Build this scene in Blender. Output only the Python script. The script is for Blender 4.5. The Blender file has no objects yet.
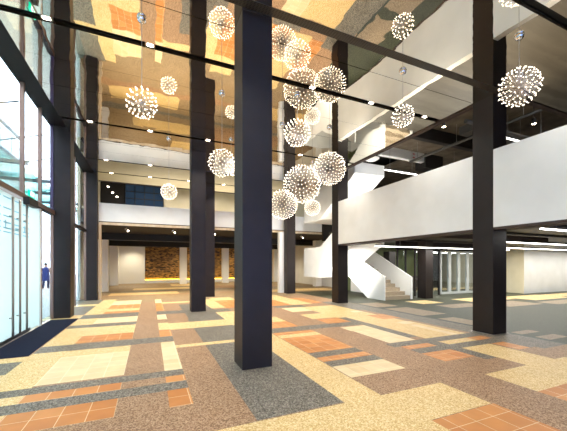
import bpy, bmesh, math, random
from mathutils import Vector, Matrix
random.seed(7)
S = bpy.context.scene
COL = S.collection

# ------------------------------------------------------------------ helpers
def lin(c):
    r = []
    for v in c[:3]:
        v = v / 255.0
        r.append(v / 12.92 if v <= 0.04045 else ((v + 0.055) / 1.055) ** 2.4)
    return (r[0], r[1], r[2], 1.0)

def mat(name, rgb, rough=0.5, metal=0.0, emit=None, es=0.0, spec=0.5):
    m = bpy.data.materials.new(name)
    m.use_nodes = True
    b = m.node_tree.nodes['Principled BSDF']
    b.inputs['Base Color'].default_value = lin(rgb)
    b.inputs['Roughness'].default_value = rough
    b.inputs['Metallic'].default_value = metal
    b.inputs['Specular IOR Level'].default_value = spec
    if emit:
        b.inputs['Emission Color'].default_value = lin(emit)
        b.inputs['Emission Strength'].default_value = es
    return m

def nodes(m):
    return m.node_tree.nodes, m.node_tree.links, m.node_tree.nodes['Principled BSDF']

def add_noise(m, c1, c2, scale, detail=3.0, bump=0.0, stretch=None, lo=0.35, hi=0.65):
    """base colour mottled between two tones of the thing's own surface"""
    N, L, b = nodes(m)
    tc = N.new('ShaderNodeTexCoord'); mp = N.new('ShaderNodeMapping')
    L.new(tc.outputs['Object'], mp.inputs['Vector'])
    if stretch: mp.inputs['Scale'].default_value = stretch
    n = N.new('ShaderNodeTexNoise'); n.inputs['Scale'].default_value = scale; n.inputs['Detail'].default_value = detail
    L.new(mp.outputs['Vector'], n.inputs['Vector'])
    r = N.new('ShaderNodeValToRGB')
    r.color_ramp.elements[0].position = lo; r.color_ramp.elements[0].color = lin(c1)
    r.color_ramp.elements[1].position = hi; r.color_ramp.elements[1].color = lin(c2)
    L.new(n.outputs['Fac'], r.inputs['Fac']); L.new(r.outputs['Color'], b.inputs['Base Color'])
    if bump:
        bp = N.new('ShaderNodeBump'); bp.inputs['Strength'].default_value = bump; bp.inputs['Distance'].default_value = 0.01
        L.new(n.outputs['Fac'], bp.inputs['Height']); L.new(bp.outputs['Normal'], b.inputs['Normal'])
    return m

class MB:
    def __init__(self): self.bm = bmesh.new()
    def box(self, x0, x1, y0, y1, z0, z1, mi=0):
        v = [self.bm.verts.new((x, y, z)) for x in (x0, x1) for y in (y0, y1) for z in (z0, z1)]
        for f in ((0,1,3,2),(4,6,7,5),(0,4,5,1),(2,3,7,6),(0,2,6,4),(1,5,7,3)):
            fc = self.bm.faces.new([v[i] for i in f]); fc.material_index = mi
        return self
    def prism_yz(self, pts, x0, x1, mi=0):
        """polygon given as (y,z), extruded along x"""
        a = [self.bm.verts.new((x0, y, z)) for y, z in pts]
        b = [self.bm.verts.new((x1, y, z)) for y, z in pts]
        n = len(pts)
        fs = [self.bm.faces.new(a), self.bm.faces.new(list(reversed(b)))]
        for i in range(n):
            fs.append(self.bm.faces.new((a[i], b[i], b[(i+1) % n], a[(i+1) % n])))
        for f in fs: f.material_index = mi
        return self
    def tube(self, p0, p1, r, seg=8, r1=None, cap=True, mi=0):
        p0 = Vector(p0); p1 = Vector(p1); d = p1 - p0
        q = d.to_track_quat('Z', 'Y').to_matrix()
        r1 = r if r1 is None else r1
        A, B = [], []
        for i in range(seg):
            a = 2 * math.pi * i / seg
            o = q @ Vector((math.cos(a), math.sin(a), 0))
            A.append(self.bm.verts.new(p0 + o * r)); B.append(self.bm.verts.new(p1 + o * r1))
        for i in range(seg):
            f = self.bm.faces.new((A[i], A[(i+1) % seg], B[(i+1) % seg], B[i])); f.smooth = seg > 6; f.material_index = mi
        if cap:
            self.bm.faces.new(list(reversed(A))).material_index = mi; self.bm.faces.new(B).material_index = mi
        return self
    def lathe(self, prof, seg=20, c=(0, 0, 0)):
        rings = []
        for r, z in prof:
            if r < 1e-5: rings.append([self.bm.verts.new((c[0], c[1], c[2] + z))])
            else: rings.append([self.bm.verts.new((c[0] + r * math.cos(2*math.pi*i/seg), c[1] + r * math.sin(2*math.pi*i/seg), c[2] + z)) for i in range(seg)])
        for a, b in zip(rings, rings[1:]):
            for i in range(seg):
                j = (i + 1) % seg
                if len(a) == 1 and len(b) == 1: continue
                if len(a) == 1: f = self.bm.faces.new((a[0], b[i], b[j]))
                elif len(b) == 1: f = self.bm.faces.new((a[i], b[0], a[j]))
                else: f = self.bm.faces.new((a[i], b[i], b[j], a[j]))
                f.smooth = True
        return self
    def octa(self, c, r):
        c = Vector(c)
        p = [self.bm.verts.new(c + Vector(o) * r) for o in ((1,0,0),(-1,0,0),(0,1,0),(0,-1,0),(0,0,1),(0,0,-1))]
        for a in ((0,2,4),(2,1,4),(1,3,4),(3,0,4),(2,0,5),(1,2,5),(3,1,5),(0,3,5)):
            self.bm.faces.new([p[i] for i in a])
        return self
    def mesh(self, name):
        bmesh.ops.recalc_face_normals(self.bm, faces=self.bm.faces[:])
        me = bpy.data.meshes.new(name); self.bm.to_mesh(me); self.bm.free()
        return me
    def build(self, name, m, parent=None, bevel=0.0, origin=None):
        """link as ONE mesh object; the mesh is written in world metres, origin moves the pivot"""
        me = self.mesh(name)
        for mm in (m if isinstance(m, (list, tuple)) else [m]): me.materials.append(mm)
        o = bpy.data.objects.new(name, me); COL.objects.link(o)
        if origin is not None:
            me.transform(Matrix.Translation(-Vector(origin))); o.location = origin
        if parent is not None:
            o.parent = parent
            if origin is None and parent.type == 'EMPTY':
                me.transform(Matrix.Translation(-parent.location))
            elif origin is not None:
                o.location = Vector(origin) - parent.matrix_world.translation if parent.parent is None else o.location
            elif parent.type == 'MESH':
                pass
        if bevel:
            b = o.modifiers.new('bevel', 'BEVEL'); b.width = bevel; b.segments = 2; b.limit_method = 'ANGLE'
        return o

def tag(o, label, cat, group=None, kind=None):
    o['label'] = label; o['category'] = cat
    if group: o['group'] = group
    if kind: o['kind'] = kind
    return o
def thing(name, loc, label, cat, group=None):
    o = bpy.data.objects.new(name, None); COL.objects.link(o)
    o.empty_display_size = 0.1; o.location = loc
    return tag(o, label, cat, group)
def struct(o):
    o['kind'] = 'structure'; return o
def lab(o, text): o['label'] = text; return o

# ------------------------------------------------------------------ dimensions (metres)
H = 5.48                       # mirror ceiling
XL = -2.20; XG = -2.66         # inner face of left columns / glass line
XP = 7.15                      # face of the gallery parapet
YB = 16.40                     # back wall

# ------------------------------------------------------------------ materials
M = {}
def terrazzo(name, c, d, l):
    m = mat(name, c, 0.5, spec=0.2)
    N, L, b = nodes(m)
    tc = N.new('ShaderNodeTexCoord')
    v = N.new('ShaderNodeTexVoronoi'); v.inputs['Scale'].default_value = 85.0
    L.new(tc.outputs['Object'], v.inputs['Vector'])
    sp = N.new('ShaderNodeSeparateColor'); L.new(v.outputs['Color'], sp.inputs['Color'])
    r = N.new('ShaderNodeValToRGB'); e = r.color_ramp.elements
    e[0].position = 0.0; e[0].color = lin(d); e[1].position = 1.0; e[1].color = lin(l)
    k = e.new(0.5); k.color = lin(c)
    L.new(sp.outputs['Red'], r.inputs['Fac'])
    n = N.new('ShaderNodeTexNoise'); n.inputs['Scale'].default_value = 1.7; n.inputs['Detail'].default_value = 4
    L.new(tc.outputs['Object'], n.inputs['Vector'])
    mr = N.new('ShaderNodeMapRange'); mr.inputs['To Min'].default_value = 0.88; mr.inputs['To Max'].default_value = 1.1
    L.new(n.outputs['Fac'], mr.inputs['Value'])
    mx = N.new('ShaderNodeMix'); mx.data_type = 'RGBA'; mx.blend_type = 'MULTIPLY'; mx.inputs['Factor'].default_value = 1.0
    L.new(r.outputs['Color'], mx.inputs['A'])
    cb = N.new('ShaderNodeCombineColor')
    for s in ('Red', 'Green', 'Blue'): L.new(mr.outputs['Result'], cb.inputs[s])
    L.new(cb.outputs['Color'], mx.inputs['B']); L.new(mx.outputs['Result'], b.inputs['Base Color'])
    return m
def tile(name, c1, c2, grout, ox, oy, w=0.2625):
    m = mat(name, c1, 0.45, spec=0.22)
    N, L, b = nodes(m)
    tc = N.new('ShaderNodeTexCoord'); mp = N.new('ShaderNodeMapping')
    mp.inputs['Location'].default_value = (-ox + 30 * w, -oy + 30 * w, 0)
    L.new(tc.outputs['Object'], mp.inputs['Vector'])
    br = N.new('ShaderNodeTexBrick'); br.offset = 0.0; br.squash = 1.0
    br.inputs['Scale'].default_value = 1.0; br.inputs['Brick Width'].default_value = w; br.inputs['Row Height'].default_value = w
    br.inputs['Mortar Size'].default_value = 0.0035; br.inputs['Mortar Smooth'].default_value = 0.1
    br.inputs['Color1'].default_value = lin(c1); br.inputs['Color2'].default_value = lin(c2); br.inputs['Mortar'].default_value = lin(grout)
    L.new(mp.outputs['Vector'], br.inputs['Vector'])
    n = N.new('ShaderNodeTexNoise'); n.inputs['Scale'].default_value = 4.5; n.inputs['Detail'].default_value = 4
    L.new(tc.outputs['Object'], n.inputs['Vector'])
    mr = N.new('ShaderNodeMapRange'); mr.inputs['To Min'].default_value = 0.8; mr.inputs['To Max'].default_value = 1.18
    L.new(n.outputs['Fac'], mr.inputs['Value'])
    mx = N.new('ShaderNodeMix'); mx.data_type = 'RGBA'; mx.blend_type = 'MULTIPLY'; mx.inputs['Factor'].default_value = 1.0
    cb = N.new('ShaderNodeCombineColor')
    for s in ('Red', 'Green', 'Blue'): L.new(mr.outputs['Result'], cb.inputs[s])
    L.new(br.outputs['Color'], mx.inputs['A']); L.new(cb.outputs['Color'], mx.inputs['B'])
    L.new(mx.outputs['Result'], b.inputs['Base Color'])
    return m
FM = [
    terrazzo('beige_terrazzo', (218,188,130), (188,148,84), (240,218,172)),        # 0
    terrazzo('brown_terrazzo', (156,122,92), (112,82,56), (196,164,132)),          # 1
    terrazzo('grey_terrazzo', (110,103,92), (62,57,50), (164,156,142)),           # 2
    tile('orange_tile', (206,142,82), (190,122,64), (228,206,168), -0.35, 3.67),   # 3
    tile('cream_tile', (228,206,164), (220,194,148), (238,224,194), -0.35, 5.02),  # 4
    terrazzo('shaded_green_grey_terrazzo', (64,66,50), (42,45,34), (88,90,70)),        # 5, green-grey of its own, under-gallery shade partly in the colour
    terrazzo('tan_terrazzo', (150,130,106), (118,98,76), (184,164,138)),           # 6
    terrazzo('hall_carpet', (148,126,98), (112,92,66), (178,156,124)),             # 7
    terrazzo('pale_paving', (178,175,170), (156,152,148), (198,195,190)),          # 8
    terrazzo('dark_green_line', (62,68,60), (48,54,48), (84,90,80)),               # 9
]
B_, BR, G_, O_, C_, GG, TN, HC, PV, DG = range(10)

mirror = mat('mirror_film', (232,226,214), 0.02, 1.0)
N, L, b = nodes(mirror)
tc = N.new('ShaderNodeTexCoord'); mp = N.new('ShaderNodeMapping'); mp.inputs['Scale'].default_value = (1.0, 0.8, 1.0)
n1 = N.new('ShaderNodeTexNoise'); n1.inputs['Scale'].default_value = 1.6; n1.inputs['Detail'].default_value = 2.0
L.new(tc.outputs['Object'], mp.inputs['Vector']); L.new(mp.outputs['Vector'], n1.inputs['Vector'])
bp = N.new('ShaderNodeBump'); bp.inputs['Strength'].default_value = 0.6; bp.inputs['Distance'].default_value = 0.006
L.new(n1.outputs['Fac'], bp.inputs['Height']); L.new(bp.outputs['Normal'], b.inputs['Normal'])
M['mirror'] = mirror
M['black'] = mat('black_slot', (14,13,14), 0.6)
M['column'] = add_noise(mat('charcoal_column', (33,27,28), 0.45, spec=0.28), (34,27,25), (39,31,29), 3.0)
M['white'] = add_noise(mat('white_paint', (226,226,222), 0.6, spec=0.3), (222,222,218), (230,230,227), 1.2)
M['whitebright'] = mat('white_lacquer', (240,240,236), 0.5, spec=0.3)
M['beam'] = mat('dark_beam', (34,28,31), 0.6, spec=0.15)
M['brownsoffit'] = mat('brown_soffit', (62,46,40), 0.6)
M['mullion'] = mat('mullion_metal', (120,96,84), 0.35, 0.6)
M['mulldark'] = mat('mullion_dark', (58,44,74), 0.35, 0.3)
M['steel'] = mat('brushed_steel', (176,168,160), 0.28, 1.0)
M['handle'] = mat('handle_steel', (168,158,150), 0.35, 0.3)
M['chrome'] = mat('chrome', (220,220,224), 0.06, 1.0)
M['mat'] = add_noise(mat('navy_mat', (27,32,52), 0.95, spec=0.1), (20,25,42), (35,41,62), 220, 2, 0.4)
M['wood'] = add_noise(mat('pale_wood', (206,186,156), 0.5), (196,174,142), (214,196,168), 5, 4, 0, (1,1,0.1))
M['dark'] = mat('dark_ceiling', (38,34,32), 0.8)
M['duct'] = mat('duct_grey', (92,88,84), 0.5, 0.4)
M['ductdark'] = mat('duct_dark', (52,48,46), 0.55, 0.3)
M['concrete'] = add_noise(mat('raw_concrete', (112,100,84), 0.8), (98,86,72), (126,114,98), 2.2, 5)
M['beige'] = add_noise(mat('beige_panel', (212,200,168), 0.6), (206,194,160), (218,206,176), 1.0)
M['gfloor'] = add_noise(mat('gallery_floor', (74,70,62), 0.5), (64,60,53), (84,80,72), 1.2, 5, 0, (0.3,3,1))
M['greypaint'] = mat('grey_door_paint', (176,180,176), 0.45)
M['stone'] = add_noise(mat('stone_step', (158,142,118), 0.6), (134,118,94), (182,166,142), 40, 3)
M['tube'] = mat('light_tube', (255,255,250), 0.5, emit=(255,250,240), es=4.5)
M['lens'] = mat('lamp_lens', (255,250,240), 0.5, emit=(255,236,214), es=14.0)
M['spotlens'] = mat('spot_lens', (255,240,220), 0.5, emit=(255,226,190), es=30.0)
M['led'] = mat('led_tip', (255,240,210), 0.3, emit=(255,238,214), es=2.6)
M['rod'] = mat('led_rod', (190,178,166), 0.35, 0.6)
M['wire'] = mat('steel_cable', (170,165,160), 0.4, 0.6)
M['exitgreen'] = mat('exit_green', (0,190,150), 0.5, emit=(0,214,170), es=0.6)
M['exitwhite'] = mat('exit_white', (240,250,245), 0.5, emit=(240,255,250), es=0.7)
M['cove'] = mat('cove_light', (255,220,90), 0.5, emit=(255,206,60), es=3.0)
M['redmark'] = mat('red_mark', (210,60,48), 0.6)
M['paintedreflwin'] = mat('painted_reflection_glass', (30,46,70), 0.08, 0.0, emit=(84,112,138), es=0.07, spec=0.8)  # mirrored daylight put into the blue base and faint emission of dark panes
M['olive'] = mat('olive_panel', (120,128,86), 0.6)
M['extwhite'] = mat('exterior_cladding', (160,172,174), 0.6)
M['extteal'] = mat('exterior_glass', (104,138,138), 0.15, 0.0, spec=0.7)
M['extline'] = mat('exterior_frame', (86,104,108), 0.5)
M['bluecloth'] = mat('blue_coat', (34,48,110), 0.8)
M['navycloth'] = mat('navy_trousers', (30,36,70), 0.8)
M['skin'] = mat('skin', (206,160,132), 0.6)
M['hair'] = mat('dark_hair', (34,26,24), 0.7)
M['etch'] = mat('etched_blue', (130,196,222), 0.5)
M['etchdark'] = mat('etched_teal', (110,160,172), 0.5)

def glass(name, tint, refl=0.09, frost=0.0):
    m = bpy.data.materials.new(name); m.use_nodes = True
    N = m.node_tree.nodes; L = m.node_tree.links; N.clear()
    o = N.new('ShaderNodeOutputMaterial'); t = N.new('ShaderNodeBsdfTransparent'); t.inputs['Color'].default_value = lin(tint)
    g = N.new('ShaderNodeBsdfGlossy'); g.inputs['Roughness'].default_value = 0.02; g.inputs['Color'].default_value = (1,1,1,1)
    fr = N.new('ShaderNodeLayerWeight'); fr.inputs['Blend'].default_value = 0.25
    mr = N.new('ShaderNodeMapRange'); mr.inputs['To Min'].default_value = refl * 0.5; mr.inputs['To Max'].default_value = min(1.0, refl * 5)
    mx = N.new('ShaderNodeMixShader')
    L.new(fr.outputs['Fresnel'], mr.inputs['Value']); L.new(mr.outputs['Result'], mx.inputs['Fac'])
    L.new(t.outputs[0], mx.inputs[1]); L.new(g.outputs[0], mx.inputs[2])
    last = mx
    if frost:
        d = N.new('ShaderNodeBsdfTranslucent'); d.inputs['Color'].default_value = lin((252,253,253))
        d2 = N.new('ShaderNodeBsdfDiffuse'); d2.inputs['Color'].default_value = lin((220,234,240))
        a = N.new('ShaderNodeMixShader'); a.inputs['Fac'].default_value = 0.2
        L.new(d.outputs[0], a.inputs[1]); L.new(d2.outputs[0], a.inputs[2])
        m2 = N.new('ShaderNodeMixShader'); m2.inputs['Fac'].default_value = frost
        L.new(mx.outputs[0], m2.inputs[1]); L.new(a.outputs[0], m2.inputs[2]); last = m2
    L.new(last.outputs[0], o.inputs['Surface'])
    return m
M['glass'] = glass('clear_glass', (243,247,250), 0.08)
M['addedtintglass'] = glass('added_blue_tint_glass', (182,204,244), 0.08)  # blue tint added to cool the daylight reaching the front column
M['tealglass'] = glass('teal_glass', (196,228,224), 0.1)
M['frost'] = glass('frosted_glass', (250,252,252), 0.12, 0.86)

mosaic = mat('gold_mosaic', (140,98,44), 0.55)
N, L, b = nodes(mosaic)
tc = N.new('ShaderNodeTexCoord'); mp = N.new('ShaderNodeMapping'); mp.inputs['Scale'].default_value = (3.2, 3.2, 8.5)
v = N.new('ShaderNodeTexVoronoi'); v.inputs['Scale'].default_value = 1.6
L.new(tc.outputs['Object'], mp.inputs['Vector']); L.new(mp.outputs['Vector'], v.inputs['Vector'])
sp = N.new('ShaderNodeSeparateColor'); L.new(v.outputs['Color'], sp.inputs['Color'])
r = N.new('ShaderNodeValToRGB'); r.color_ramp.elements[0].color = lin((38,24,10)); r.color_ramp.elements[1].color = lin((178,132,66))
L.new(sp.outputs['Green'], r.inputs['Fac']); L.new(r.outputs['Color'], b.inputs['Base Color'])
bp = N.new('ShaderNodeBump'); bp.inputs['Strength'].default_value = 0.9; bp.inputs['Distance'].default_value = 0.06
L.new(sp.outputs['Red'], bp.inputs['Height']); L.new(bp.outputs['Normal'], b.inputs['Normal'])
M['mosaic'] = mosaic

perf = mat('perforated_track', (70,64,58), 0.5, 0.3)
N, L, b = nodes(perf)
tc = N.new('ShaderNodeTexCoord')
br = N.new('ShaderNodeTexBrick'); br.offset = 0.0; br.inputs['Scale'].default_value = 1.0
br.inputs['Brick Width'].default_value = 0.05; br.inputs['Row Height'].default_value = 0.028; br.inputs['Mortar Size'].default_value = 0.009
br.inputs['Color1'].default_value = lin((18,16,15)); br.inputs['Color2'].default_value = lin((20,18,17)); br.inputs['Mortar'].default_value = lin((70,64,57))
L.new(tc.outputs['Object'], br.inputs['Vector']); L.new(br.outputs['Color'], b.inputs['Base Color'])
M['perf'] = perf

# ------------------------------------------------------------------ floor: one slab, inlaid pattern
patches = [
    # base fields  (x0, x1, y0, y1, material); later ones win
    (-2.9, 7.75, -7, 16.3, BR), (-2.9, 7.75, 14.4, 16.3, HC), (7.75, 30, -7, 16.3, GG), (-2.9, 30, 16.3, 31, HC), (-2.9, 12, 17.6, 18.1, BR), (-2.0, 1.5, 18.1, 19.6, B_), (2.4, 6.0, 18.6, 20.0, TN), (-2.9, 12, 20.2, 20.7, G_), (-1.0, 3.0, 21.5, 23.0, B_), (4.0, 9.0, 21.0, 24.0, BR), (-2.9, 0.5, 24.0, 26.0, TN), (1.5, 4, 24.5, 27, B_), (6, 11, 17.0, 18.5, B_),
    # left border strip
    (-1.93, -1.41, -7, 4.75, B_), (-1.93, -1.41, 4.95, 16.1, B_), (-1.41, -0.35, -7, 3.0, B_),
    (-2.9, -1.93, -7, 6.2, B_), (-2.9, -1.93, 5.7, 6.37, G_), (-2.9, -1.93, 6.37, 6.68, B_), (-2.9, -1.93, 11.6, 16.3, G_),
    (-2.9, -1.93, 13.9, 14.5, B_), (-2.9, -1.93, 10.8, 11.5, B_),
    (-1.41, -0.35, 3.67, 4.17, O_), (-1.41, -0.35, 4.45, 4.71, O_), (-1.41, -0.35, 5.02, 6.40, C_), (-1.41, -0.35, 6.40, 6.81, B_),
    (-2.3, 0.46, 4.17, 4.45, G_), (-2.3, 0.46, 4.71, 4.96, G_), (-1.93, 0.46, 6.84, 7.34, G_),
    (-1.41, -0.35, 7.42, 8.10, O_), (-1.41, -0.35, 8.10, 9.15, B_), (-1.93, -0.35, 9.18, 9.6, G_),
    (-1.41, -0.35, 9.66, 10.6, C_), (-1.93, -0.35, 10.66, 11.45, G_), (-1.41, -0.35, 11.55, 13.85, O_), (-1.41, -0.35, 12.0, 12.6, B_),
    (-1.41, -0.35, 13.85, 15.4, C_),
    # second column of inlays
    (0.20, 0.46, 3.66, 4.17, O_), (0.20, 0.46, 4.45, 4.69, O_), (0.20, 0.46, 4.96, 6.81, C_), (0.20, 0.46, 7.34, 8.07, O_),
    (0.20, 0.46, 8.12, 9.08, B_), (0.20, 0.46, 9.68, 10.62, C_), (0.20, 1.05, 10.66, 11.35, G_), (0.20, 0.46, 11.55, 13.87, O_), (0.20, 0.46, 13.87, 15.4, C_),
    (0.46, 1.7, 13.6, 14.1, B_),
    # grey field round the front column
    (1.01, 2.07, 3.0, 9.4, G_), (0.46, 2.07, 6.25, 6.46, B_), (0.46, 2.6, 8.05, 8.95, B_), (1.05, 2.1, 8.95, 13.0, G_), (1.75, 2.6, 10.45, 11.1, G_),
    (2.07, 2.60, 2.98, 7.0, B_), (2.02, 2.6, 8.0, 10.4, B_), (2.07, 2.6, 11.4, 14.5, B_), (2.6, 3.6, 11.3, 13.8, O_), (2.6, 3.6, 13.8, 15.0, B_),
    (2.6, 3.4, 9.3, 10.4, B_),
    # front beige band
    (0.50, 3.62, 2.30, 2.98, B_), (0.0, 2.66, -7, 2.30, B_), (2.66, 3.64, 1.26, 2.29, O_), (2.66, 3.64, -7, 1.26, B_),
    (4.49, 6.6, 2.28, 2.95, B_), (4.49, 5.16, 1.5, 2.28, O_), (5.16, 8, 1.5, 2.28, B_),
    # middle block
    (2.62, 3.63, 3.61, 4.12, C_), (2.62, 3.65, 4.12, 4.38, G_), (2.62, 3.63, 4.38, 4.62, O_), (2.62, 3.63, 4.62, 4.92, G_),
    (2.62, 3.63, 4.92, 6.13, O_), (2.62, 3.63, 6.13, 6.42, B_), (2.62, 3.63, 6.42, 6.66, O_), (2.07, 5.45, 6.72, 7.17, G_), (2.62, 3.55, 7.2, 7.98, O_),
    (2.62, 3.55, 7.98, 8.8, B_),
    (4.49, 5.20, 4.89, 6.14, C_), (4.45, 5.20, 6.14, 6.62, C_), (5.20, 5.49, 5.10, 7.85, G_), (4.45, 5.20, 7.17, 7.88, O_),
    (4.40, 5.20, 7.96, 8.83, B_), (4.42, 5.20, 9.4, 10.4, C_), (5.20, 5.50, 8.8, 10.5, G_), (4.3, 5.5, 10.5, 11.05, G_),
    (5.5, 6.7, 6.6, 10.4, B_), (6.28, 6.95, 7.11, 7.87, O_), (6.2, 6.7, 8.55, 8.82, C_), (5.20, 6.3, 6.9, 10.4, B_), (5.2, 5.48, 5.6, 7.85, G_),
    (4.4, 5.2, 11.1, 13.0, O_), (5.2, 6.1, 11.1, 15.2, B_), (6.1, 6.75, 11.2, 13.3, O_), (3.6, 4.4, 11.1, 12.9, B_), (4.4, 5.2, 13.0, 15.0, B_),
    (6.95, 7.7, 4.2, 11.5, G_), (6.7, 7.7, 8.9, 11.5, G_),
    (5.49, 6.78, 4.89, 6.60, B_), (6.30, 6.70, 6.3, 6.60, C_), (6.32, 6.55, 4.89, 6.17, C_), (4.35, 6.9, 4.60, 4.88, G_), (5.22, 5.50, 3.4, 4.62, G_), (5.2, 6.9, 4.05, 4.35, G_),
    (4.49, 5.20, 4.37, 4.60, O_), (4.49, 5.23, 3.60, 4.09, O_), (4.49, 5.2, 4.09, 4.37, G_), (5.52, 6.38, 4.34, 4.59, B_), (6.38, 6.82, 4.34, 4.59, O_),
    (5.51, 6.31, 2.95, 4.06, B_), (6.38, 6.74, 3.55, 4.05, O_), (6.9, 7.7, 3.4, 4.9, G_), (6.75, 7.7, 3.55, 4.35, G_),
    # under the gallery
    (7.70, 7.84, -7, 10.2, DG), (7.84, 8.56, 3.75, 4.04, TN), (7.84, 8.56, 4.30, 4.54, TN), (7.84, 8.52, 5.5, 6.55, TN), (7.84, 8.9, 7.1, 8.8, TN), (7.84, 8.87, 9.2, 10.4, TN),
    (10.2, 11.4, 9.2, 10.2, B_), (10.3, 12.2, 7.9, 8.7, TN), (12.6, 14.8, 7.3, 8.5, TN), (12.8, 15.8, 8.9, 10.0, B_), (16, 19, 8.2, 9.7, B_), (15.2, 18.5, 7.0, 7.8, TN), (19, 24, 8.6, 9.6, B_),
]
xs = sorted({p for q in patches for p in q[:2]}); ys = sorted({p for q in patches for p in q[2:4]})
bm = bmesh.new(); vv = {}
def gv(x, y):
    if (x, y) not in vv: vv[(x, y)] = bm.verts.new((x, y, 0))
    return vv[(x, y)]
for i in range(len(xs) - 1):
    for j in range(len(ys) - 1):
        cx, cy = (xs[i] + xs[i+1]) / 2, (ys[j] + ys[j+1]) / 2
        mi = None
        for p in patches:
            if p[0] < cx < p[1] and p[2] < cy < p[3]: mi = p[4]
        if mi is None: continue
        f = bm.faces.new((gv(xs[i], ys[j]), gv(xs[i+1], ys[j]), gv(xs[i+1], ys[j+1]), gv(xs[i], ys[j+1]))); f.material_index = mi
me = bpy.data.meshes.new('floor'); bm.to_mesh(me); bm.free()
for m in FM: me.materials.append(m)
floor = bpy.data.objects.new('floor', me); COL.objects.link(floor); struct(floor)
so = floor.modifiers.new('slab', 'SOLIDIFY'); so.thickness = 0.12; so.offset = -1

# ------------------------------------------------------------------ mirror ceiling, its slots and track
slots = [(2.66, 2.80), (4.31, 4.48), (5.86, 6.01), (9.67, 9.79), (13.02, 13.12), (14.77, 14.87)]
thin = [4.965, 8.04, 11.21, 7.0, 8.9, 10.4, 12.1]
cuts = [(-7.0, -7.0)] + sorted(slots + [(t - 0.006, t + 0.006) for t in thin if t in (4.965, 8.04, 11.21)] + [(t - 0.003, t + 0.003) for t in thin if t not in (4.965, 8.04, 11.21)]) + [(16.42, 16.42)]
c = MB()
for a, b2 in zip(cuts, cuts[1:]):
    y0, y1 = a[1], b2[0]
    c.box(-2.17, XP + 0.02, y0, y1, H, H + 0.05)
    if y1 <= 4.32: c.box(XP + 0.02, 15.0, y0, y1, H, H + 0.05)
ceil = struct(c.build('ceiling', M['mirror']))
c = MB()
for y0, y1 in slots + [(t - 0.03, t + 0.03) for t in thin]:
    c.box(-2.17, XP, y0 - 0.05, y1 + 0.05, H + 0.10, H + 0.13)
    c.box(-2.17, XP, y0 - 0.05, y0 - 0.01, H + 0.05, H + 0.10); c.box(-2.17, XP, y1 + 0.01, y1 + 0.05, H + 0.05, H + 0.10)
c.box(XP, 15.0, 2.61, 2.85, H + 0.10, H + 0.13)
struct(c.build('ceiling', M['black']))
struct(MB().box(-2.17, 7.2, 4.312, 4.478, H - 0.005, H + 0.09).build('trim_1', M['perf']))
# fascia closing the mirror film towards the open services and the perimeter
c = MB(); c.box(XP + 0.03, XP + 0.16, 4.5, 16.4, H - 0.03, H + 0.32); c.box(XP + 0.16, 15.0, 4.33, 4.45, H - 0.02, H + 0.3)
struct(c.build('trim_2', M['brownsoffit']))
# upper slab over everything (keeps sky out)
struct(MB().box(-2.9, 30, -7, 31, 7.4, 7.6).build('ceiling', M['dark']))

# perimeter beam above the left columns
struct(MB().box(-2.74, -2.18, -7, 16.4, 5.74, 6.4).build('trim_3', M['beam']))

# ------------------------------------------------------------------ columns
def column(x0, x1, y0, y1, label, z1=H - 0.001, plate=False):
    t = thing('column', ((x0 + x1) / 2, (y0 + y1) / 2, 0), label, 'column', 'dark square columns')
    MB().box(x0, x1, y0, y1, 0, z1).build('shaft', M['column'], t, bevel=0.006)
    if plate:
        e = 0.035
        lab(MB().box(x0 - e, x1 + e, y0 - e, y0 - 0.001, 0, 0.012).box(x0 - e, x0 - 0.001, y0, y1 + e, 0, 0.012).build('base_trim', M['steel'], t), 'thin pale metal trim on the floor')
    return t
column(1.28, 1.765, 4.51, 4.995, 'widest dark navy-looking square column standing on grey terrazzo in the foreground')
column(XP, 7.635, 4.505, 4.99, 'dark square column at the right, the white parapet running on both its sides', z1=5.7, plate=True)
column(XP, 7.635, 10.77, 11.255, 'dark square column where the white gallery parapet ends, beside the stairs', z1=5.7)
column(1.28, 1.765, 10.80, 11.285, 'dark square column left of the foremost column, its base on grey terrazzo')
column(2.50, 2.985, 15.55, 16.03, 'dark column half hidden behind the one left of the foremost column')
column(6.97, 7.455, 15.50, 15.985, 'slim-looking dark column in front of the white pier at the back hall opening')
column(-2.685, XL, 11.05, 11.535, 'dark column in the glass facade at the end of the navy floor mat', z1=5.74)
column(-2.685, XL, 16.10, 16.42, 'dark column in the glass facade next to the pale wooden frame', z1=5.74)
column(11.90, 12.38, 10.60, 11.08, 'dark column under the gallery between the stairs and the glass doors', z1=2.75)

# ------------------------------------------------------------------ left glass facade
def window(n, y0, y1, z0, z1, gm, frame=None, fw=0.03):
    w = struct(MB().box(XG - 0.008, XG + 0.008, y0, y1, z0, z1).build('window_%d' % n, gm))
    if frame:
        f = MB().box(XG - 0.04, XG + 0.04, y0, y0 + fw, z0, z1).box(XG - 0.04, XG + 0.04, y1 - fw, y1, z0, z1)
        f.build('frame', frame, w)
    return w
ups = [(-7, -3.2), (-3.2, 0.8), (0.8, 5.285), (5.285, 6.95), (6.95, 8.75), (8.75, 9.97), (9.97, 11.05), (11.535, 14.0), (14.0, 16.1)]
for i, (a, b2) in enumerate(ups):
    window(i + 1, a, b2, 3.2, 5.74, M['glass'], M['mullion'] if i != 6 else M['mulldark'], 0.03)
lows = [(-7, -3.2), (-3.2, 0.8), (0.8, 5.285), (5.285, 7.2), (9.97, 11.05), (11.535, 14.0), (14.0, 16.1)]
for i, (a, b2) in enumerate(lows):
    window(i + 10, a, b2, 0.02, 3.1, M['glass'], M['mullion'], 0.025)
struct(MB().box(XG - 0.07, XG + 0.07, -7, 11.05, 3.09, 3.20).build('trim_4', M['mullion']))
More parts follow.
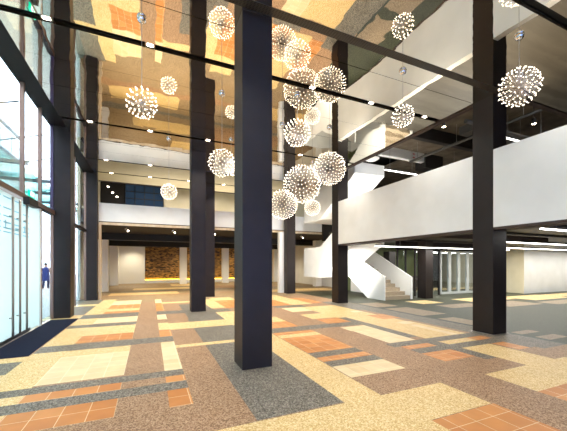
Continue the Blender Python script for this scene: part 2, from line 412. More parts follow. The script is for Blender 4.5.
struct(MB().box(XG - 0.06, XG + 0.06, 9.2, 11.049, 3.07, 3.205).box(XG - 0.06, XG + 0.06, 11.535, 16.1, 3.07, 3.18).build('trim_5', M['beam']))
# sliding doors with tall handles
for i, (a, b2) in enumerate([(7.2, 8.2), (8.22, 9.2)]):
    d = struct(MB().box(XG - 0.01, XG + 0.01, a, b2, 0.04, 3.05).build('door_%d' % (i + 1), M['frost']))
    MB().box(XG - 0.02, XG + 0.02, a, b2, 0.02, 0.10).build('bottom_rail', M['steel'], d)
    k = MB()
    for z, w in ((2.95, 0.9), (2.73, .9), (2.57, .9), (2.44, .9), (2.33, .9), (2.25, .9)):
        for y in ([a + 0.06, a + 0.54]):
            k.box(XG + 0.011, XG + 0.014, y, y + 0.36, z, z + 0.022)
    # slanted strokes of the etched lettering
    k.box(XG + 0.011, XG + 0.014, a + 0.10, a + 0.30, 2.36, 2.385).box(XG + 0.011, XG + 0.014, a + 0.62, a + 0.66, 2.33, 2.5)
    k.build('etched_lines', M['etch'], d)
fx = struct(MB().box(XG - 0.01, XG + 0.01, 9.22, 9.95, 0.04, 3.05).build('window_17', M['frost']))
MB().box(XG - 0.03, XG + 0.03, 9.9, 9.96, 0.0, 3.07).build('jamb', M['white'], fx)
doors = {o.name: o for o in COL.objects if o.name.startswith('door_')}
for y, dn in ((8.02, 'door_1'), (8.40, 'door_2'), (8.80, 'door_2')):
    hd = MB().tube((XG + 0.07, y, 0.12), (XG + 0.07, y, 3.0), 0.022, 12).build('handle', M['handle'], doors[dn])
    for z in (0.5, 2.6):
        MB().tube((XG + 0.0105, y, z), (XG + 0.055, y, z), 0.014, 8).build('bracket', M['steel'], hd)
tag(MB().box(XG + 0.072, XG + 0.19, 8.55, 9.15, 2.95, 3.12).build('door_operator', M['black'], bevel=0.01), 'black sensor box on the bronze transom above the frosted doors', 'door sensor')
t = thing('exit_sign', (XG + 0.06, 9.14, 3.207), 'green and white lit exit sign standing on the transom over the doors', 'exit sign')
MB().box(XG + 0.04, XG + 0.075, 8.95, 9.33, 3.207, 3.36).build('housing', M['exitgreen'], t, bevel=0.004)
MB().box(XG + 0.075, XG + 0.078, 9.02, 9.26, 3.228, 3.338).build('panel', M['exitwhite'], t)
k = MB()
X0, X1 = XG + 0.078, XG + 0.080
k.box(X0, X1, 9.14, 9.162, 3.306, 3.326).box(X0, X1, 9.125, 9.16, 3.270, 3.303).box(X0, X1, 9.095, 9.125, 3.284, 3.294).box(X0, X1, 9.16, 9.19, 3.288, 3.298)
k.box(X0, X1, 9.105, 9.125, 3.236, 3.272).box(X0, X1, 9.155, 9.18, 3.258, 3.270).box(X0, X1, 9.175, 9.19, 3.236, 3.264)
k.build('running_figure', M['exitgreen'], t)
# navy entrance mat
tag(MB().box(-2.62, -1.95, 6.7, 10.78, 0.001, 0.014).build('entrance_mat', M['mat'], bevel=0.004), 'navy blue entrance mat lying along the frosted glass doors', 'mat')

# ------------------------------------------------------------------ outside the glass
struct(MB().box(-40, -2.9, -20, 60, -0.12, -0.02).build('floor', FM[8]))
t = thing('office_building', (-16, 14, -0.02), 'pale glazed building seen across the forecourt through the facade glass', 'building')
MB().box(-18, -16.0, -16, 52, -0.02, 18).build('wall', M['extwhite'], t)
for k in range(22):
    y = -14 + k * 3.0
    f = MB()
    for q in range(6):
        f.box(-15.99, -15.93, y, y + 2.2, 0.6 + q * 3.0, 2.7 + q * 3.0)
    f.build('window', M['extteal'], t)
k = MB()
for q in range(7): k.box(-15.95, -15.5, -16, 52, 0.1 + q * 3.0, 0.28 + q * 3.0)
k.build('ledge', M['extline'], t)
t = thing('glass_canopy', (-4.5, 9, 3.6), 'teal glass entrance canopy on thin struts outside the upper glazing', 'canopy')
k = MB()
for q in range(8): k.box(-6.4, -3.2, 2.0 + q * 2.0, 3.96 + q * 2.0, 4.30, 4.32)
k.build('glass_panel', M['tealglass'], t)
for q in range(8):
    MB().tube((-2.80, 3 + q * 2.0, 5.4), (-6.2, 3 + q * 2.0, 4.34), 0.02, 8).build('strut', M['extline'], t)
for q in range(9): MB().box(-6.4, -2.9, 1.95 + q * 2.0, 2.02 + q * 2.0, 4.2, 4.3).build('rib', M['extline'], t)
# a person outside
def person(px, py):
    t = thing('person', (px, py, -0.02), 'person in a blue coat walking outside beyond the facade glass', 'person')
    bmv = bpy.data.meshes.new('body')
    P = [(0,0,.95),(0,0,1.15),(0,0,1.36),(0,0,1.47),(0,.02,1.60),(0,.02,1.68),
         (.19,0,1.36),(.25,.05,1.1),(.22,.18,.88),(-.19,0,1.36),(-.25,-.05,1.1),(-.22,-.1,.85),
         (.09,0,.88),(.10,.16,.48),(.10,.10,.05),(.10,.24,.03),(-.09,0,.88),(-.10,-.02,.48),(-.10,-.22,.08),(-.10,-.10,.03)]
    E_ = [(0,1),(1,2),(2,3),(3,4),(4,5),(2,6),(6,7),(7,8),(2,9),(9,10),(10,11),(0,12),(12,13),(13,14),(14,15),(0,16),(16,17),(17,18),(18,19)]
    RR = [.15,.14,.16,.06,.10,.08,.075,.055,.04,.075,.055,.04,.10,.07,.05,.04,.10,.07,.05,.04]
    bmv.from_pydata([(x + 0, y, z) for x, y, z in P], E_, [])
    o = bpy.data.objects.new('body', bmv); COL.objects.link(o); o.parent = t
    s = o.modifiers.new('skin', 'SKIN'); 
    for i, r in enumerate(RR): bmv.skin_vertices[0].data[i].radius = (r, r)
    bmv.skin_vertices[0].data[0].use_root = True
    o.modifiers.new('sub', 'SUBSURF').levels = 1; o.modifiers['sub'].render_levels = 1
    bmv.materials.append(M['skin'])
    MB().lathe([(0.20, .55), (0.21, .9), (0.19, 1.15), (0.20, 1.36), (0.08, 1.47), (0.07, 1.46), (.15, 1.3)], 14).build('coat', M['bluecloth'], t).data.transform(Matrix.Translation(t.location))
    MB().tube((.10, .0, .9), (.10, .16, .48), .11, 10, .085).tube((.10, .16, .48), (.10, .10, .06), .085, 10, .06).tube((-.10, 0, .9), (-.10, -.02, .48), .11, 10, .085).tube((-.10, -.02, .48), (-.10, -.22, .08), .085, 10, .06).build('trousers', M['navycloth'], t).data.transform(Matrix.Translation(t.location))
    MB().lathe([(0.0, 1.76), (.07, 1.745), (.108, 1.69), (.11, 1.62), (.07, 1.6)], 14, (0, -.005, 0)).build('hair', M['hair'], t).data.transform(Matrix.Translation(t.location))
    return t
person(-6.4, 25.2)

# ------------------------------------------------------------------ gallery on the right
for i, (y0, y1) in enumerate(((-7, 4.503), (4.992, 10.768))):
    w = struct(MB().box(XP, XP + 0.16, y0, y1, 2.455, 4.22).build('wall_gallery' if i == 0 else 'wall_parapet', M['white']))
struct(MB().box(XP + 0.16, 26, -7, 4.45, 2.85, 3.05).box(7.64, 26, 4.45, 10.8, 2.85, 3.05).box(11.3, 26, 10.8, 16.2, 2.85, 3.05).build('floor', [M['gfloor']]))
struct(MB().box(XP + 0.001, XP + 0.5, -7, 4.5, 2.40, 2.454).box(XP + 0.001, XP + 0.5, 5.0, 10.76, 2.40, 2.454).build('trim_6', M['brownsoffit']))
struct(MB().box(16, 16.2, -7, 16.4, 3.05, 7.4).build('wall_right', M['dark']))
struct(MB().box(9.7, 16.0, 16.2, 16.4, 3.05, 7.4).build('wall_north', M['dark']))
# raw ceiling over the gallery
struct(MB().box(7.32, 16.0, 4.46, 10.7, 6.75, 6.85).box(11.4, 16.0, 10.7, 16.2, 6.75, 6.85).build('ceiling', M['concrete']))
def duct(name, m, box, label, cat):
    return tag(MB().box(*box).build(name, m, bevel=0.01), label, cat)
duct('air_duct', M['ductdark'], (12.3, 12.9, 4.6, 9.5, 5.79, 6.08), 'dark square air duct above the gallery, running along the parapet', 'duct')
duct('air_duct', M['duct'], (9.9, 13.2, 6.9, 7.4, 6.12, 6.4), 'grey air duct crossing above the gallery behind the right column', 'duct')
duct('steel_beam', M['ductdark'], (7.34, 15.9, 8.4, 8.62, 6.3, 6.74), 'dark steel beam crossing the open gallery ceiling left of the right column', 'beam')
duct('steel_beam', M['brownsoffit'], (7.34, 15.9, 5.0, 5.2, 6.35, 6.74), 'brown steel beam crossing the gallery ceiling right of the right column', 'beam')
duct('equipment_cabinet', M['ductdark'], (11.66, 12.8, 10.4, 11.0, 6.1, 6.7495), 'dark green-grey equipment box at the right end of the white bulkhead', 'equipment box')
b_ = tag(MB().box(9.1, 11.64, 10.45, 10.65, 6.35, 6.7495).build('bulkhead', M['whitebright']), 'white bulkhead with red markings in the open ceiling over the gallery', 'bulkhead')
for z in (6.46, 6.62):
    k = MB().box(10.92, 11.08, 10.445, 10.449, z, z + 0.025).box(10.985, 11.01, 10.445, 10.449, z + 0.025, z + 0.07).box(10.985, 11.01, 10.445, 10.449, z - 0.04, z)
    lab(k.build('marking', M['redmark'], b_), 'red marking')
pp = MB().tube((8.3, 6.0, 5.72), (15.8, 6.0, 5.72), 0.06, 10).build('service_pipe', M['duct']); tag(pp, 'grey service pipe above the gallery near the right column', 'pipe')
for x in (9.0, 12.0, 15.0): MB().tube((x, 6.0, 5.77), (x, 6.0, 6.75), 0.008, 6).build('hanger', M['wire'], pp)
pp = MB().tube((10.3, 4.7, 6.05), (10.3, 10.0, 6.05), 0.05, 10).build('service_pipe', M['duct']); tag(pp, 'grey service pipe running lengthwise above the gallery beside the right column', 'pipe')
for y in (5.6, 7.8, 9.6): MB().tube((10.3, y, 6.09), (10.3, y, 6.75), 0.008, 6).build('hanger', M['wire'], pp)
dish = thing('ceiling_speaker', (8.5, 10.3, 5.95), 'white round dish hanging in the open ceiling near the stair soffit', 'dish')
MB().lathe([(0, 5.95), (.2, 5.96), (.3, 6.02), (.3, 6.04), (.12, 6.1), (0, 6.1)], 20, (8.5, 10.3, 0)).build('bowl', M['whitebright'], dish)
MB().tube((8.5, 10.3, 6.09), (8.5, 10.3, 6.75), 0.012, 6).build('rod', M['duct'], dish)

def linear_lamp(x0, x1, y, z, label, top, along='x', w=0.025):
    t = thing('linear_lamp', ((x0 + x1) / 2 if along == 'x' else y, y if along == 'x' else (x0 + x1) / 2, z), label, 'strip light', 'linear strip lights of the gallery')
    if along == 'x':
        MB().box(x0, x1, y - w, y + w, z, z + 0.03).build('diffuser', M['tube'], t)
        MB().box(x0, x1, y - w - 0.01, y + w + 0.01, z + 0.031, z + 0.09).build('housing', M['duct'], t)
        for q in (0.15, 0.85):
            x = x0 + (x1 - x0) * q
            MB().tube((x, y, z + 0.09), (x, y, top), 0.006, 5).build('hanger', M['wire'], t)
    return t
linear_lamp(9.1, 10.9, 10.2, 5.60, 'strip light glowing above the parapet left of the right column', 6.75)
linear_lamp(11.1, 12.1, 6.6, 5.92, 'short strip light just right of the right column above the parapet', 6.75)
linear_lamp(12.2, 15.2, 9.7, 5.75, 'strip light farther back above the gallery beyond the right column', 6.75)
linear_lamp(8.6, 17.5, 10.2, 2.36, 'long strip light under the gallery in front of the glass doors', 2.85)
linear_lamp(9.2, 17.5, 6.35, 2.33, 'long strip light under the gallery passing the right column', 2.85)
linear_lamp(13.5, 25.5, 9.0, 2.37, 'farthest strip light under the gallery in front of the white wall', 2.85)
linear_lamp(8.3, 12.5, 4.15, 2.42, 'strip light under the gallery nearest the right edge of the photo', 2.85)
def spot_fix(x, y, z, top, label):
    t = thing('spot_lamp', (x, y, z), label, 'spotlight', 'round spotlights over the gallery')
    MB().tube((x, y, z), (x, y, z + 0.16), 0.055, 14, cap=False).build('can', M['ductdark'], t)
    MB().lathe([(0, z + 0.005), (0.05, z + 0.006), (0.05, z + 0.02), (0, z + 0.02)], 14, (x, y, 0)).build('lens', M['spotlens'], t)
    MB().tube((x, y, z + 0.16), (x, y, top), 0.01, 6).build('stem', M['ductdark'], t)
spot_fix(8.41, 6.80, 5.9, 6.75, 'glaring round spotlight above the parapet left of the right column')
spot_fix(10.75, 5.56, 5.9, 6.75, 'glaring round spotlight above the parapet right of the right column')

# services below the gallery
duct('air_duct', M['duct'], (8.0, 8.5, 5.2, 10.6, 2.6, 2.8495), 'grey air duct below the gallery just behind the parapet', 'duct')
duct('air_duct', M['brownsoffit'], (9.2, 17, 8.2, 8.5, 2.62, 2.8495), 'brown boxed duct below the gallery between two strip lights', 'duct')
duct('ceiling_board', M['whitebright'], (8.4, 14, 1.0, 4.0, 2.55, 2.6), 'white ceiling board below the gallery at the right edge', 'ceiling panel')
for (y, n) in ((5.3, 'near the right column'), (7.3, 'midway under the gallery'), (11.2, 'above the glass doors')):
    duct('cable_tray', M['ductdark'], (8.56 if y < 11 else 11.4, 18, y, y + 0.25, 2.76, 2.8495), 'dark cable tray below the gallery ' + n, 'cable tray')

# glazed partition and doors below the gallery
struct(MB().box(11.2, 19, 11.72, 11.80, 2.36, 2.85).build('trim_7', M['beam']))
for i, (a, b2) in enumerate(((11.25, 11.85), (12.42, 13.2), (13.2, 14.2), (17.2, 18.98))):
    w = struct(MB().box(a, b2, 11.75, 11.77, 0.03, 2.36).build('window_%d' % (18 + i), M['glass']))
    MB().box(a, a + 0.06, 11.72, 11.80, 0, 2.36).box(b2 - 0.06, b2, 11.72, 11.80, 0, 2.36).build('frame', M['ductdark'], w)
x = 14.25
for i in range(4):
    d = struct(MB().box(x + 0.08, x + 0.62, 11.755, 11.765, 0.12, 2.3).build('door_%d' % (3 + i), M['glass']))
    f = MB().box(x, x + 0.09, 11.72, 11.80, 0.02, 2.36).box(x + 0.61, x + 0.70, 11.72, 11.80, 0.02, 2.36).box(x + 0.09, x + 0.61, 11.72, 11.80, 0.02, 0.14).box(x + 0.09, x + 0.61, 11.72, 11.80, 2.28, 2.36)
    f.build('frame', M['greypaint'], d)
    MB().tube((x + 0.56, 11.68, 0.9), (x + 0.56, 11.68, 1.3), 0.014, 8).build('handle', M['steel'], d)
    x += 0.72
# room behind the glass doors
struct(MB().box(11.2, 19, 16.0, 16.1, 0, 2.85).build('wall_rear', M['olive']))
for (x0, x1, z0, z1, m, l) in ((11.3, 11.9, 0, 2.5, 'ductdark', 'dark wardrobe panel behind the glass left of the dark column'), (13.0, 13.5, 0, 2.4, 'ductdark', 'dark upright panel behind the glass partition'),
                              (14.6, 15.6, 0, 0.9, 'brownsoffit', 'brown counter behind the glass doors'), (16.6, 17.2, 0, 2.2, 'ductdark', 'tall dark cabinet behind the right glass door')):
    tag(MB().box(x0, x1, 14.2, 14.7, z0, z1).build('cabinet', M[m], bevel=0.01), l, 'cabinet')
linear_lamp(12, 18, 13.47, 2.6, 'strip light inside the room behind the glass doors', 2.85)
# white and beige wall block at the far right
struct(MB().box(19.0, 26, 10.3, 16, 0, 2.85).build('wall_east', [M['white']]))
struct(MB().box(18.98, 18.999, 10.3, 16, 0, 2.85).build('wall_beige', M['beige']))
struct(MB().box(26, 26.2, -7, 10.3, 0, 2.85).build('wall_end', M['white']))

# ------------------------------------------------------------------ stairs: two white dog-leg flights, one above the other
def staircase(z0, label, lower=True):
    t = thing('staircase', (9.6, 13, z0), label, 'staircase', 'white staircases by the gallery')
    XA, XB, XC, TH = 8.0, 9.60, 11.18, 0.05
    Y0, Y1, Y2 = 10.80, 13.7, 15.5
    zl = z0 + 1.50
    # landing and underside
    MB().box(XA + TH, XC, Y1, Y2, zl - 0.55, zl).build('landing', M['whitebright'], t)
    # upper flight: underside panel and outer balustrade
    MB().prism_yz([(Y1, zl - 0.55), (Y0, zl + 1.02), (Y0, zl + 1.5), (Y1, zl)], XA + TH, XB).build('soffit', M['whitebright'], t)
    MB().prism_yz([(Y2, zl - 0.57), (Y1, zl - 0.57), (Y0, zl + 1.02), (Y0, zl + 2.62), (Y1, zl + 1.02), (Y2, zl + 1.02)], XA, XA + TH).build('balustrade', M['white'], t, bevel=0.004)
    MB().box(XA + TH, XC, Y2, Y2 + TH, zl - 0.55, zl + 1.02).build('balustrade', M['white'], t, bevel=0.004)
    # lower flight
    MB().prism_yz([(Y0 - 0.02, z0), (Y0 + 1.15, z0), (Y1 - 0.2, z0 + 0.98), (Y1, z0 + 0.98), (Y1, zl + 0.95), (Y0 - 0.02, z0 + 1.07)], XB + 0.001, XB + TH).build('balustrade', M['whitebright'], t, bevel=0.004)
    MB().prism_yz([(Y0 - 0.02, z0), (Y2, z0), (Y2, zl + 1.02), (Y1, zl + 0.95), (Y0 - 0.02, z0 + 1.02)], XC, XC + 0.09).build('balustrade', M['whitebright'], t, bevel=0.004)
    n = 9
    for i in range(n):
        y0 = Y0 + 0.05 + i * (Y1 - Y0 - 0.05) / n
        y1 = Y0 + 0.05 + (i + 1) * (Y1 - Y0 - 0.05) / n
        za = z0 + i * 1.5 / n; zb = z0 + (i + 1) * 1.5 / n
        MB().prism_yz([(y0, max(z0, za - 0.12)), (y0, zb), (y1, zb), (y1, max(z0, za - 0.02))], XB + TH, XC).build('step', M['stone'], t)
    return t
staircase(0.0, 'white dog-leg staircase with stone steps rising from the floor to the gallery')
staircase(3.02, 'white upper staircase starting on the gallery, seen above the parapet end')

def added_uplight(x, y, z, label, p, tilt=0.0):  # added lamp, out of view, brightens the soffit of the upper stairs
    t = thing('added_uplight', (x, y, z), label, 'added floor lamp')
    MB().lathe([(0.0, z + 0.04), (0.10, z + 0.04), (0.12, z + 0.03), (0.13, z + 0.001), (0, z + 0.001)], 18, (x, y, 0)).build('body', M['steel'], t)
    MB().lathe([(0, z + 0.046), (0.085, z + 0.045), (0.085, z + 0.041), (0, z + 0.041)], 18, (x, y, 0)).build('lens', M['lens'], t)
    l = bpy.data.lights.new('added_uplight_beam', 'SPOT'); l.energy = p; l.color = (1, .98, .93); l.spot_size = 2.6; l.spot_blend = 0.9; l.shadow_soft_size = 0.09
    o = bpy.data.objects.new('added_uplight_beam', l); COL.objects.link(o); o.location = (x, y, z + 0.06); o.rotation_euler = (math.pi + tilt, 0, 0)
t = thing('added_washer', (7.39, 11.258, 0.5), 'added lamp hidden on the rear of the column at the parapet end, brightening the stairs', 'wall lamp')  # lamp put in behind the column, unseen, to brighten the stair soffit
MB().box(7.24, 7.54, 11.256, 11.33, 0.42, 0.58).build('housing', M['ductdark'], t, bevel=0.005)
MB().box(7.26, 7.52, 11.331, 11.336, 0.44, 0.56).build('lens', M['lens'], t)
l = bpy.data.lights.new('added_washer_beam', 'SPOT'); l.energy = 300; l.color = (1, .98, .94); l.spot_size = 2.2; l.spot_blend = 0.9; l.shadow_soft_size = 0.1
o = bpy.data.objects.new('added_washer_beam', l); COL.objects.link(o); o.location = (7.39, 11.40, 0.5)
o.rotation_euler = (Vector((8.9, 13.2, 1.85)) - o.location).to_track_quat('-Z', 'Y').to_euler()
added_uplight(8.8, 10.2, 3.05, 'round lamp added unseen on the gallery floor to brighten the upper staircase', 170, -0.7)

# ------------------------------------------------------------------ back wall, upper band and back gallery
struct(MB().box(-2.18, 10.6, YB, YB + 0.16, 3.62, 4.47).build('wall_band', M['white']))
struct(MB().box(-2.18, 12.0, YB + 0.02, YB + 0.12, 3.585, 3.619).build('trim_8', M['brownsoffit']))
struct(MB().box(-2.18, -2.08, YB, YB + 0.16, 0, 3.58).box(-2.08, 12.0, YB, YB + 0.16, 3.47, 3.58).build('trim_9', M['wood']))
tag(MB().box(6.74, 7.04, 16.1, 16.38, 0, 3.46).build('pier', M['whitebright'], bevel=0.005), 'white square pier at the hall opening beside the slim dark column', 'pier')
struct(MB().box(-2.9, 12, YB + 0.16, 22.6, 4.2, 4.3).build('floor', M['beige']))
struct(MB().box(-2.9, 12, 22.6, 22.7, 4.2, 7.4).build('wall_back', M['beige']))
struct(MB().box(-3.02, -2.9, YB, 22.7, 3.6, 7.4).build('wall_left', M['beige']))
struct(MB().box(-2.17, 12, 16.36, 16.44, H - 0.015, 7.38).build('trim_10', M['brownsoffit']))
struct(MB().box(-2.89, -1.52, 22.5, 22.59, 4.31, 7.38).build('wall_dark', M['dark']))
for i, (x, z) in enumerate(((-2.45, 6.55), (-2.2, 6.2), (-1.95, 5.95))):
    t = thing('wall_lamp', (x, 22.49, z), ('highest', 'middle', 'lowest')[i] + ' of the tiny lamps on the dark upper wall left of the blue window', 'wall lamp', 'tiny lamps on the dark upper wall')
    MB().box(x - 0.06, x + 0.06, 22.40, 22.499, z, z + 0.05).build('housing', M['steel'], t)
    MB().box(x - 0.05, x + 0.05, 22.39, 22.399, z - 0.0, z + 0.05).build('lens', M['lens'], t)
w = struct(MB().box(-1.5, 0.82, 22.5, 22.52, 4.31, 7.38).build('window_22', M['paintedreflwin']))
f = MB()
for i in range(5): f.box(-1.52 + i * 0.58, -1.47 + i * 0.58, 22.44, 22.499, 4.31, 7.38)
for z in (4.31, 4.9, 5.45, 5.95, 6.4, 6.85): f.box(-1.52, 0.85, 22.45, 22.498, z, z + 0.04)
f.build('frame', M['black'], w)
struct(MB().box(12, 12.15, YB, 29.4, 0, 4.3).build('wall_stair', M['white']))
struct(MB().box(10.6, 12.0, YB, YB + .1, 3.62, 7.4).build('wall_upper', M['white']))

# ------------------------------------------------------------------ hall behind
struct(MB().box(-2.9, 12, YB + 0.17, 29.6, 3.5, 3.58).build('ceiling', M['dark']))
struct(MB().box(-2.9, 12, 20.9, 21.4, 3.1, 3.5).box(-2.9, 12, 26.9, 27.4, 3.07, 3.5).build('trim_11', M['black']))
struct(MB().box(-3.0, -2.9, YB, 29.6, 0, 3.6).build('wall_hall', M['white']))
struct(MB().box(-2.9, 12, 29.4, 29.6, 0, 3.58).build('wall_rear_hall', M['white']))
struct(MB().box(-2.6, -0.42, 29.1, 29.39, 0, 3.2).build('wall_panel', M['whitebright']))
tag(MB().box(-0.40, 11.9, 29.30, 29.395, 0.2805, 3.49).build('mosaic_panel', M['mosaic']), 'gold-brown mosaic feature panel glowing at its foot on the hall back wall', 'wall panel')
struct(MB().box(-0.41, 11.9, 29.0, 29.39, 0, 0.28).build('baseboard_hall', M['white']))
tag(MB().box(-0.38, 11.9, 29.14, 29.28, 0.285, 0.33).build('cove_lamp', M['cove']), 'yellow light strip at the foot of the gold mosaic panel', 'light strip')
tag(MB().box(-2.89, -2.30, 20.92, 21.38, 0, 3.09).build('pier', M['whitebright'], bevel=0.005), 'white pier against the hall wall right behind the wooden frame post', 'pier')
for i, (x0, l) in enumerate(((-2.84, 'white pier in the hall left of the broad white panel'), (2.28, 'white pier in the hall standing right of the mosaic gap'), (5.85, 'white pier in front of the mosaic between the two dark columns'), (10.7, 'white pier in the hall right of the foremost dark column'))):
    tag(MB().box(x0, x0 + 0.56, 26.92, 27.38, 0, 3.06).build('pier', M['whitebright'], bevel=0.005), l, 'pier', 'white piers in the hall')
tag(MB().box(11.15, 11.66, 19.75, 20.2, 0, 3.4).build('pier', M['whitebright'], bevel=0.005), 'white pier whose foot shows under the stair landing', 'pier')
def track_spot(x, y, label):
    t = thing('track_spot', (x, y, 3.49), label, 'spotlight', 'small ceiling spotlights of the hall')
    MB().tube((x, y, 3.499), (x, y, 3.42), 0.012, 6).build('stem', M['whitebright'], t)
    MB().tube((x - 0.05, y + 0.06, 3.44), (x + 0.07, y - 0.06, 3.33), 0.045, 12).build('can', M['whitebright'], t)
    MB().tube((x + 0.071, y - 0.061, 3.329), (x + 0.075, y - 0.065, 3.325), 0.04, 12).build('lens', M['lens'], t)
    return t
hall_spots = [(-1.1, 17.6, 'leftmost white spotlight on the dark hall ceiling'), (1.15, 17.6, 'white spotlight on the hall ceiling next to the second dark column'), (3.3, 17.6, 'white spotlight on the hall ceiling between the second and foremost columns'), (8.9, 17.6, 'white spotlight on the hall ceiling by the stair landing')]
for s in hall_spots: track_spot(*s)

# ------------------------------------------------------------------ shell behind the camera
struct(MB().box(-2.66, -1.5, -7.2, -7.0, 0, 5.9).box(6.0, 26, -7.2, -7.0, 0, 5.9).box(-1.5, 6.0, -7.2, -7.0, 3.4, 5.9).build('wall_south', M['beige']))
w = struct(MB().box(-1.5, 6.0, -7.11, -7.09, 0.02, 3.4).build('window_23', M['addedtintglass']))
f = MB()
for i in range(5): f.box(-1.5 + i * 1.86, -1.44 + i * 1.86, -7.14, -7.06, 0, 3.4)
f.build('frame', M['mullion'], w)

# ------------------------------------------------------------------ recessed downlights in the slots
row_names = {5.935: 'second black slot', 9.73: 'third black slot', 13.07: 'fourth black slot', 14.82: 'black slot nearest the back wall'}
ordn = ['first', 'second', 'third', 'fourth', 'fifth', 'sixth']
lights = []
for y in row_names:
    for i, x in enumerate((-1.5, 0.0, 1.66, 3.27, 4.88, 6.62)):
        t = thing('downlight', (x, y, H + 0.01), '%s downlight from the glass facade in the %s' % (ordn[i], row_names[y]), 'downlight', 'small downlights in the ceiling slots')
        MB().box(x - 0.05, x + 0.05, y - 0.03, y + 0.03, H + 0.006, H + 0.012).build('lens', M['lens'], t)
        MB().box(x - 0.08, x + 0.08, y - 0.048, y + 0.048, H + 0.013, H + 0.08).build('housing', M['steel'], t)
        lights.append((x, y, t))

# ------------------------------------------------------------------ pendant globes
def globe_meshes(n, tip, rod):
    rods, tips = MB(), MB()
    ga = math.pi * (3 - math.sqrt(5))
    for i in range(n):
        z = 1 - 2 * (i + 0.5) / n; r = math.sqrt(1 - z * z); a = ga * i
        d = Vector((r * math.cos(a), r * math.sin(a), z)); d.normalize()
        k = random.uniform(0.90, 0.99)
        rods.tube(d * 0.10, d * (k - 0.03), rod, 3, rod, cap=False)
        tips.octa(d * k, tip)
    rods.lathe([(0, .11), (.08, .08), (.11, 0), (.08, -.08), (0, -.11)], 12)
    a = rods.mesh('rod_cluster'); a.materials.append(M['rod'])
    b = tips.mesh('led_tips'); b.materials.append(M['led'])
    return a, b
BIG = globe_meshes(320, 0.024, 0.0085)
MID = globe_meshes(180, 0.034, 0.0075)
SMALL = globe_meshes(90, 0.055, 0.009)
cm = MB().lathe([(0, -.075), (.035, -.068), (.062, -.045), (.075, 0), (.0, 0)], 18).mesh('canopy'); cm.materials.append(M['chrome'])
def pendant(x, y, z, r, label):
    t = thing('pendant_lamp', (x, y, z), label, 'pendant lamp', 'dandelion globe pendants')
    GA, GB = BIG if r > 0.4 else MID if r > 0.3 else SMALL
    for nm, me, sc, kind in (('rod_cluster', GA, r, 'stuff'), ('led_tips', GB, r, 'stuff')):
        o = bpy.data.objects.new(nm, me); COL.objects.link(o); o.parent = t; o.scale = (sc,) * 3; o['kind'] = kind
        o.rotation_euler = (0.4 * x, 0.3 * y, x + y)
    o = bpy.data.objects.new('canopy', cm); COL.objects.link(o); o.parent = t; o.location = (0, 0, H - 0.001 - z)
    MB().tube((x, y, z + 0.1 * r), (x, y, H - 0.07), 0.005, 5).build('cable', M['wire'], t)
    return t
pendants = [
    (-0.12, 5.32, 4.14, .236, 'small globe pendant of tiny lights, leftmost, hanging alone near the camera'),
    (0.53, 10.06, 3.84, .246, 'small globe pendant hanging in front of the white band at the back'),
    (1.49, 6.92, 3.90, .315, 'globe pendant touching the left edge of the foremost dark column'),
    (2.30, 9.37, 4.63, .19, 'smallest globe pendant, hidden behind the one left of the foremost column'),
    (3.35, 7.78, 3.26, .42, 'lowest globe pendant of the cluster, next to the foremost column'),
    (4.63, 7.42, 4.31, .47, 'large globe pendant in front of the dark column at the parapet end'),
    (4.22, 8.30, 4.04, .585, 'largest globe pendant, centre of the cluster, hanging beneath the others'),
    (5.62, 10.20, 3.75, .31, 'globe pendant seen through the largest globe of the cluster'),
    (3.07, 6.29, 4.60, .315, 'highest globe pendant of the cluster, close to the foremost column'),
    (4.64, 4.69, 4.58, .22, 'small globe pendant hanging alone between the cluster and the right column'),
    (5.73, 3.18, 4.61, .315, 'globe pendant hanging alone right of the right dark column'),
]
for p in pendants: pendant(*p)

# ------------------------------------------------------------------ lighting
Wd = bpy.data.worlds.new('World'); S.world = Wd; Wd.use_nodes = True
bg = Wd.node_tree.nodes['Background']; bg.inputs['Color'].default_value = (0.83, 0.91, 1.0, 1); bg.inputs['Strength'].default_value = 3.8

def area(name, loc, sx, sy, power, color=(1, 1, 1), rot=(0, 0, 0), parent=None):
    l = bpy.data.lights.new(name, 'AREA'); l.shape = 'RECTANGLE'; l.size = sx; l.size_y = sy; l.energy = power; l.color = color
    o = bpy.data.objects.new(name, l); COL.objects.link(o); o.location = loc; o.rotation_euler = rot
    return o
def spot(name, loc, power, color, ang=2.2, soft=0.08):
    l = bpy.data.lights.new(name, 'SPOT'); l.energy = power; l.color = color; l.spot_size = ang; l.spot_blend = 0.8; l.shadow_soft_size = soft
    o = bpy.data.objects.new(name, l); COL.objects.link(o); o.location = loc
    return o
for x, y, t in lights:
    spot('downlight_beam', (x, y, H - 0.03), 54 if y < 6 else 92, (1.0, 0.94, 0.84))
for x in (-1.5, 0.0, 1.66, 3.27, 4.88, 6.62):
    spot('downlight_beam', (x, 2.73, H - 0.03), 52, (1.0, 0.95, 0.86))
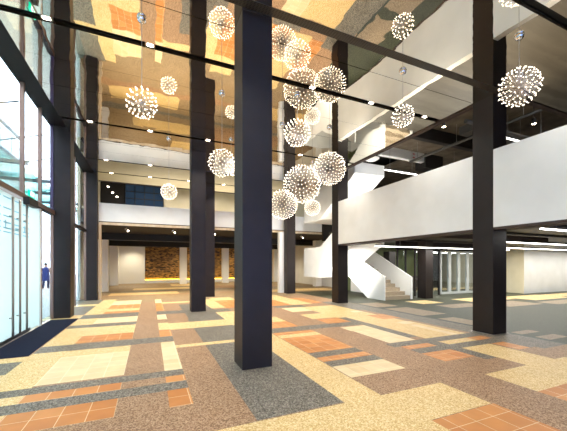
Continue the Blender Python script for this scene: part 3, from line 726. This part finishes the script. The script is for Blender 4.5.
for x, y, l_ in hall_spots: spot('hall_beam', (x + 0.09, y - 0.08, 3.30), 160, (1.0, 0.82, 0.55), 2.4, 0.05)
for x in (0, 4.5, 9): spot('hall_beam', (x, 24, 3.45), 230, (1.0, 0.84, 0.58), 2.6, 0.1)
for x in (-1.35, 3, 7, 11): spot('hall_beam', (x, 27.9, 3.4), 130, (1.0, 0.85, 0.6), 2.2, 0.1)
# strip lamps give their light downwards
for (x0, x1, y, z, p) in ((9.1, 10.9, 10.2, 5.59, 90), (8.6, 17.5, 10.2, 2.35, 90), (9.2, 17.5, 6.35, 2.32, 45), (13.5, 25.5, 9.0, 2.36, 110), (12, 18, 13.47, 2.59, 50), (8.3, 12.5, 4.15, 2.41, 15), (12.2, 15.2, 9.7, 5.74, 90)):
    area('strip_beam', ((x0 + x1) / 2, y, z), x1 - x0, 0.1, p, (1, 0.98, 0.92))
for (x, y) in ((8.41, 6.8), (10.75, 5.56)): spot('spot_beam', (x, y, 5.88), 240, (1, .85, .65))
# back gallery warm lamps
for x in (0.0, 2.4, 4.8, 7.5): spot('gallery_beam', (x, 20.6, 7.3), 135, (1, .93, .82), 2.6)

# ------------------------------------------------------------------ camera
cam = bpy.data.cameras.new('Camera'); co = bpy.data.objects.new('Camera', cam); COL.objects.link(co)
F_PX, HY, VP = 307.2, 264.8, 150.1
cam.sensor_fit = 'HORIZONTAL'; cam.sensor_width = 36.0; cam.lens = 36.0 * F_PX / 567.0
cam.shift_y = (HY - 215.5) / 567.0
co.location = (0, 0, 1.6); co.rotation_euler = (math.pi / 2, 0, -math.atan((283.5 - VP) / F_PX))
cam.clip_start = 0.05; cam.clip_end = 300
S.camera = co

# ------------------------------------------------------------------ render look
S.view_settings.view_transform = 'Standard'; S.view_settings.look = 'None'
S.view_settings.exposure = 1.22; S.view_settings.gamma = 1.0; S.view_settings.use_curve_mapping = False
cy = S.cycles
cy.max_bounces = 10; cy.diffuse_bounces = 4; cy.glossy_bounces = 6; cy.transmission_bounces = 6; cy.transparent_max_bounces = 16
cy.sample_clamp_indirect = 6.0; cy.use_denoising = True; cy.blur_glossy = 0.3
